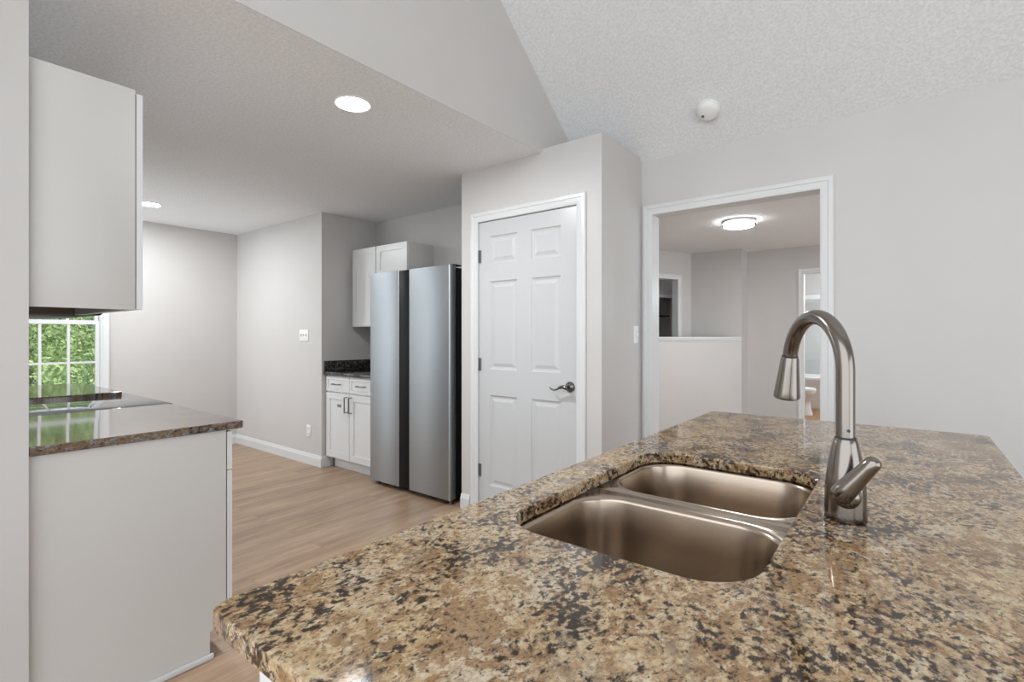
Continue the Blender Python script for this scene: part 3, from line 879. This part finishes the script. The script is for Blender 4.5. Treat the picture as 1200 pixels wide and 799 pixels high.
T.part('test_button', MB().lathe([(.010, 0), (.010, .004), (.007, .006)], pb, nv, 18), M_HINGE, 'small grey test button')

T = Thing('switch_plate', (-4.72, YL, 1.20), 'white triple switch plate on the wall left of the alcove', 'switch')
T.part('plate', MB().box(-4.802, YL - .007, 1.202, -4.638, YL, 1.318, .003), M_PLASTIC)
for k in range(3):
    x = -4.72 + (k - 1) * .046
    T.part('toggle', MB().box(x - .005, YL - .018, 1.254, x + .005, YL - .007, 1.276, .002), M_PLASTIC)
T = Thing('wall_outlet', (-4.631, YL, .265), 'white wall outlet low on the wall left of the alcove', 'outlet')
T.part('plate', MB().box(-4.667, YL - .007, .265, -4.595, YL, .382, .003), M_PLASTIC)
for z in (.299, .348):
    q = T.part('socket', MB().box(-4.647, YL - .010, z - .014, -4.615, YL - .007, z + .014, .004), M_PLASTIC)
    T.part('slot', MB().box(-4.639, YL - .0105, z - .005, -4.637, YL - .0098, z + .006).box(-4.625, YL - .0105, z - .005, -4.623, YL - .0098, z + .006), M_GAP, of=q)
T = Thing('switch_plate', (XP, 3.17, 1.20), 'white single switch plate on the pantry side by the opening', 'switch')
T.part('plate', MB().box(XP, 3.128, 1.206, XP + .007, 3.20, 1.322, .003), M_PLASTIC)
T.part('toggle', MB().box(XP + .007, 3.159, 1.254, XP + .018, 3.169, 1.276, .002), M_PLASTIC)

# ------------------------------------------------------------------ the hall beyond the opening
YH = 7.65
struct('ceiling_hall', MB().box(-4.7, YR2, H, 2.6, YH + .12, H + .06).box(-4.7, YH + .12, H, -2.2, 9.3, H + .06), M_CEIL, 'popcorn ceiling of the hall beyond the opening', 'ceiling')
BDX0, BDX1, BDZ = -1.090, -.330, 2.085
m = MB().wall('x', -2.3, 2.6, 0, H, YH, YH + .12, [(BDX0, BDX1, -.001, BDZ)])
m.box(-2.46, 7.345, 0, -1.778, YH, H)
struct('wall_hall_back', m, M_WALL, 'grey hall wall holding the bathroom doorway', 'wall')
m = MB().box(-4.7, YR2, 0, -4.6, 9.3, H); m.box(-4.6, 9.2, 0, -2.2, 9.3, H)
struct('wall_hall_left', m, M_WALL, 'grey wall past the hall doorway', 'wall')
m = MB(); casing(m, 'x', BDX0 + .008, BDX1 - .008, BDZ - .006, .066, YH, -1)
jamb(m, 'x', BDX0, BDX1, BDZ, YH + .001, YH + .12, .006)
struct('trim_3', m, M_TRIM, 'white casing around the bathroom doorway', 'trim')
# angled wall with a doorway; local frame: u along the wall, v its outward normal
def angled(mb_fn, p0, p1):
    d = Vector((p1[0] - p0[0], p1[1] - p0[1], 0)); L = d.length
    return Matrix.Translation((p0[0], p0[1], 0)) @ Matrix.Rotation(math.atan2(d.y, d.x), 4, 'Z'), L
Mx, L = angled(None, (-3.35, 5.35), (-2.46, 7.345))
w = MB().wall('x', 0, L, 0, H, 0, .11, [(L - 1.02, L - .26, -.001, 2.06)])
w.bm.transform(Mx)
struct('wall_hall_angle', w, M_WALL, 'angled hall wall with a doorway behind the half wall', 'wall')
w = MB(); casing(w, 'x', L - 1.012, L - .268, 2.054, .066, 0, -1); jamb(w, 'x', L - 1.02, L - .26, 2.06, .001, .11, .006)
w.bm.transform(Mx)
struct('trim_4', w, M_TRIM, 'white casing around the doorway behind the half wall', 'trim')
# room behind it: a wall with a second, darker doorway
w = MB().wall('x', L - 2.2, L + .42, 0, H, .5, .6, [(L - .95, L + .19, -.001, 1.845)])
w.bm.transform(Mx)
struct('wall_closet', w, M_WALL, 'wall with a dark closet opening beyond the hall doorway', 'wall')
w = MB(); casing(w, 'x', L - .942, L + .182, 1.838, .05, .5, -1)
w.bm.transform(Mx)
struct('trim_5', w, M_TRIM, 'white casing around the dark closet', 'trim')
w = MB().wall('x', L - 1.2, L + .42, 0, H, 1.0, 1.05, [])
w.box(L - 1.2, .6, 0, L - 1.15, 1.0, H); w.box(L + .37, .6, 0, L + .42, 1.0, H)
w.bm.transform(Mx)
struct('wall_closet_back', w, M_CLOSETSHADE, 'back of the closet in grey darkened for its shade', 'wall')
w = MB().box(L - 1.1, .72, 1.560, L + .3, .99, 1.578); w.bm.transform(Mx)
tag(finish('closet_shelf', w, M_GAP, None, tuple(Mx @ Vector((L - .4, .85, 1.56)))), 'thin shelf in the dark closet beyond the hall', 'shelf')
# half wall
Mx, L = angled(None, (-2.72, 6.33), (-1.78, 7.338))
w = MB().wall('x', 0, L, 0, 1.215, 0, .11, []); w.bm.transform(Mx)
struct('wall_half', w, M_WALL, 'grey half wall in the hall seen through the opening', 'wall')
w = MB().box(0, -.022, 1.2155, L - .005, .125, 1.240, .004); w.box(0, -.012, 1.195, L - .01, -.001, 1.215); w.bm.transform(Mx)
struct('trim_6', w, M_TRIM, 'white cap on top of the half wall', 'trim')
# flush ceiling lamp
hx, hy = -1.364, 5.526
T = Thing('flush_ceiling_lamp', (hx, hy, H), 'glowing round flush ceiling lamp with metal bands in the hall', 'lamp')
T.part('base', MB().lathe([(.150, -.0005), (.150, -.012), (.146, -.013)], (hx, hy, H), n=48), M_PLASTIC)
T.part('diffuser', MB().lathe([(.140, -.014), (.150, -.020), (.150, -.050), (.142, -.060)], (hx, hy, H), n=48), M_HALLSIDE, 'glowing white diffuser side')
T.part('lens', MB().lathe([(.142, -.0602), (.10, -.070), (.001, -.074)], (hx, hy, H), n=48, cap=False), M_HALLLIGHT, 'glowing white lens')
for z in (-.016, -.046):
    T.part('metal_band', MB().lathe([(.1535, z), (.160, z), (.160, z - .009), (.1535, z - .009)], (hx, hy, H), n=48), M_HINGE, 'thin metal band')

# bathroom
struct('floor_bath', MB().box(-2.1, 7.705, -.1, .3, 10.8, 0.0), M_BATHFLOOR, 'orange wood bathroom floor', 'floor')
m = MB().box(-2.1, YH + .12, 0, -2.0, 10.8, H); m.box(.2, YH + .12, 0, .3, 10.8, H); m.box(-2.0, 10.7, 0, .2, 10.8, H)
struct('wall_bath', m, M_WALL, 'pale bathroom walls around the tub', 'wall')
struct('ceiling_bath', MB().box(-2.2, YH + .12, H, .3, 10.8, H + .06), M_CEIL, 'bathroom ceiling', 'ceiling')
T = Thing('bathtub', (-.95, 10.28, 0), 'white alcove bathtub with surround behind the toilet', 'bathtub')
tm = MB().prism([(9.93, 0), (9.91, .05), (9.90, .46), (9.87, .50), (9.87, .545), (9.885, .555), (9.98, .555), (10.02, .50), (10.08, .14), (10.55, .14), (10.62, .50), (10.65, .555), (10.699, .555), (10.699, 0)], 'x', -1.999, .199)
T.part('tub', tm, M_PORCELAIN, smooth=50)
sm = MB().box(-1.999, 10.682, .556, .199, 10.699, 1.90, .003)
sm.box(-1.999, 10.672, .80, .199, 10.682, .815, .002)
T.part('surround', sm, M_BATHWALL)
tag(finish('shower_header', MB().box(-1.999, 9.86, 1.86, .199, 9.95, 1.945, .006), M_BATHWALL, None, (-.95, 9.9, 1.86)), 'white header bar above the bathtub', 'header')
T = Thing('toilet', (-1.52, 9.22, 0), 'white toilet beside the tub seen through the bathroom doorway', 'toilet')
def oval(cx, cy, a, b, z, n=32): return [(cx + a * math.cos(2 * PI * i / n), cy + b * math.sin(2 * PI * i / n), z) for i in range(n)]
def loft(rings):
    t = bmesh.new(); R = [[t.verts.new(p) for p in r] for r in rings]
    for a, b in zip(R, R[1:]):
        n = len(a)
        for i in range(n): t.faces.new((a[i], a[(i + 1) % n], b[(i + 1) % n], b[i]))
    t.faces.new(R[0][::-1]); t.faces.new(R[-1])
    return MB().join(t)
ty = 9.22
T.part('bowl', loft([oval(-1.46, ty, .285, .12, 0), oval(-1.46, ty, .28, .115, .03), oval(-1.47, ty, .265, .105, .12), oval(-1.47, ty, .265, .12, .22), oval(-1.46, ty, .30, .165, .31), oval(-1.45, ty, .315, .185, .36), oval(-1.45, ty, .315, .185, .385)]), M_PORCELAIN, smooth=60)
T.part('seat', loft([oval(-1.45, ty, .305, .178, .3855), oval(-1.45, ty, .318, .188, .390), oval(-1.45, ty, .318, .188, .402), oval(-1.45, ty, .31, .18, .406)]), M_PLASTIC, smooth=50)
T.part('seat_lid', loft([oval(-1.45, ty, .305, .178, .4065), oval(-1.45, ty, .316, .186, .411), oval(-1.45, ty, .312, .183, .424), oval(-1.45, ty, .28, .155, .430)]), M_PLASTIC, smooth=50)
T.part('tank', MB().box(-1.985, ty - .23, .36, -1.775, ty + .23, .72, .025), M_PORCELAIN)
T.part('tank_lid', MB().box(-1.995, ty - .24, .7205, -1.765, ty + .24, .755, .012), M_PORCELAIN)
bl = bpy.data.lights.new('bath_fill_light', 'POINT'); bl.shadow_soft_size = .12; bl.energy = 58; bl.color = (.90, .96, 1)  # unseen point light added to brighten the bathroom
bo = bpy.data.objects.new('bath_fill_light', bl); C.objects.link(bo); bo.location = (-.15, 9.2, 2.0)
tag(bo, 'unseen fill light added to brighten the bathroom', 'lamp')

# ------------------------------------------------------------------ outside the window
m = MB().prism([(XF - .13, -.65), (XF - .13, -.55), (-17.5, -.55), (-21, .8), (-25, 4.5), (-31, 9), (-40, 11), (-40, -.65)], 'y', -2.5, 34)
struct('ground', m, M_GROUND, 'green ground and wooded bank outside the window', 'ground')
def tree(name, x, y, h, r, zlo, n, mi, label, trunk=.08, ls=1.0, group='trees outside the window'):
    T = Thing(name, (x, y, -.55), label, 'tree', group)
    tr = MB()
    px = [Vector((x, y, -.55))]
    for k in range(1, 7): px.append(Vector((x + random.uniform(-.1, .1), y + random.uniform(-.1, .1), -.55 + (h + .2) * k / 7)))
    tr.tube(px, [trunk * (1 - .11 * k) for k in range(7)], 10)
    for k in range(7):
        a = random.uniform(0, 2 * PI); p = px[random.randint(2, 5)]
        q = p + Vector((math.cos(a) * r * .7, math.sin(a) * r * .7, random.uniform(.2, .8)))
        tr.tube([p, (p + q) / 2 + Vector((0, 0, .06)), q], [trunk * .4, trunk * .28, trunk * .12], 6)
    T.part('trunk', tr, M_BARK)
    bm = bmesh.new()
    cl = [(Vector((x + random.uniform(-.75, .75) * r, y + random.uniform(-.85, .85) * r, random.uniform(zlo, h))), random.uniform(.25, .5) * r * .8) for _ in range(34)]
    for _ in range(n):
        c, rr = random.choice(cl)
        d = Vector((random.gauss(0, 1), random.gauss(0, 1), random.gauss(0, 1))).normalized()
        p = c + d * rr * random.uniform(.55, 1.08)
        s_ = random.uniform(.016, .042) * ls
        nrm = (d + Vector((random.uniform(-.8, .8), random.uniform(-.8, .8), random.uniform(-.2, 1.0)))).normalized()
        a = nrm.orthogonal().normalized(); a = (Matrix.Rotation(random.uniform(0, 2 * PI), 3, nrm) @ a); b = nrm.cross(a)
        vs = [bm.verts.new(p - a * s_), bm.verts.new(p + b * s_ * .5 - nrm * s_ * .15), bm.verts.new(p + a * s_), bm.verts.new(p - b * s_ * .5 - nrm * s_ * .15)]
        f = bm.faces.new(vs)
        f.material_index = min(2, max(0, mi + random.choice((-1, 0, 0, 1, 1))))
    T.part('foliage', bm, M_LEAF)
tree('leafy_tree', -9.6, 1.1, 3.0, 1.1, -.3, 19000, 0, 'bright green leafy tree close outside the kitchen window')
tree('leafy_tree', -11.6, 3.6, 3.6, 1.4, -.5, 15000, 1, 'mid green tree right of the bright one outside the window')
tree('leafy_tree', -12.0, -.9, 3.6, 1.5, -.5, 9000, 1, 'mid green tree left of the bright one outside the window')
tree('leafy_tree', -15.8, 2.2, 5.6, 2.3, -.4, 12000, 2, 'tall dark green tree behind the bright one outside the window', .14, 1.6)
tree('leafy_tree', -16.2, 7.6, 5.6, 2.3, -.4, 8000, 2, 'tall dark green tree at the right outside the window', .14, 1.6)
tree('shrub', -8.3, 2.9, .8, .7, -.5, 4500, 0, 'low bright shrub under the trees outside the window', .04)
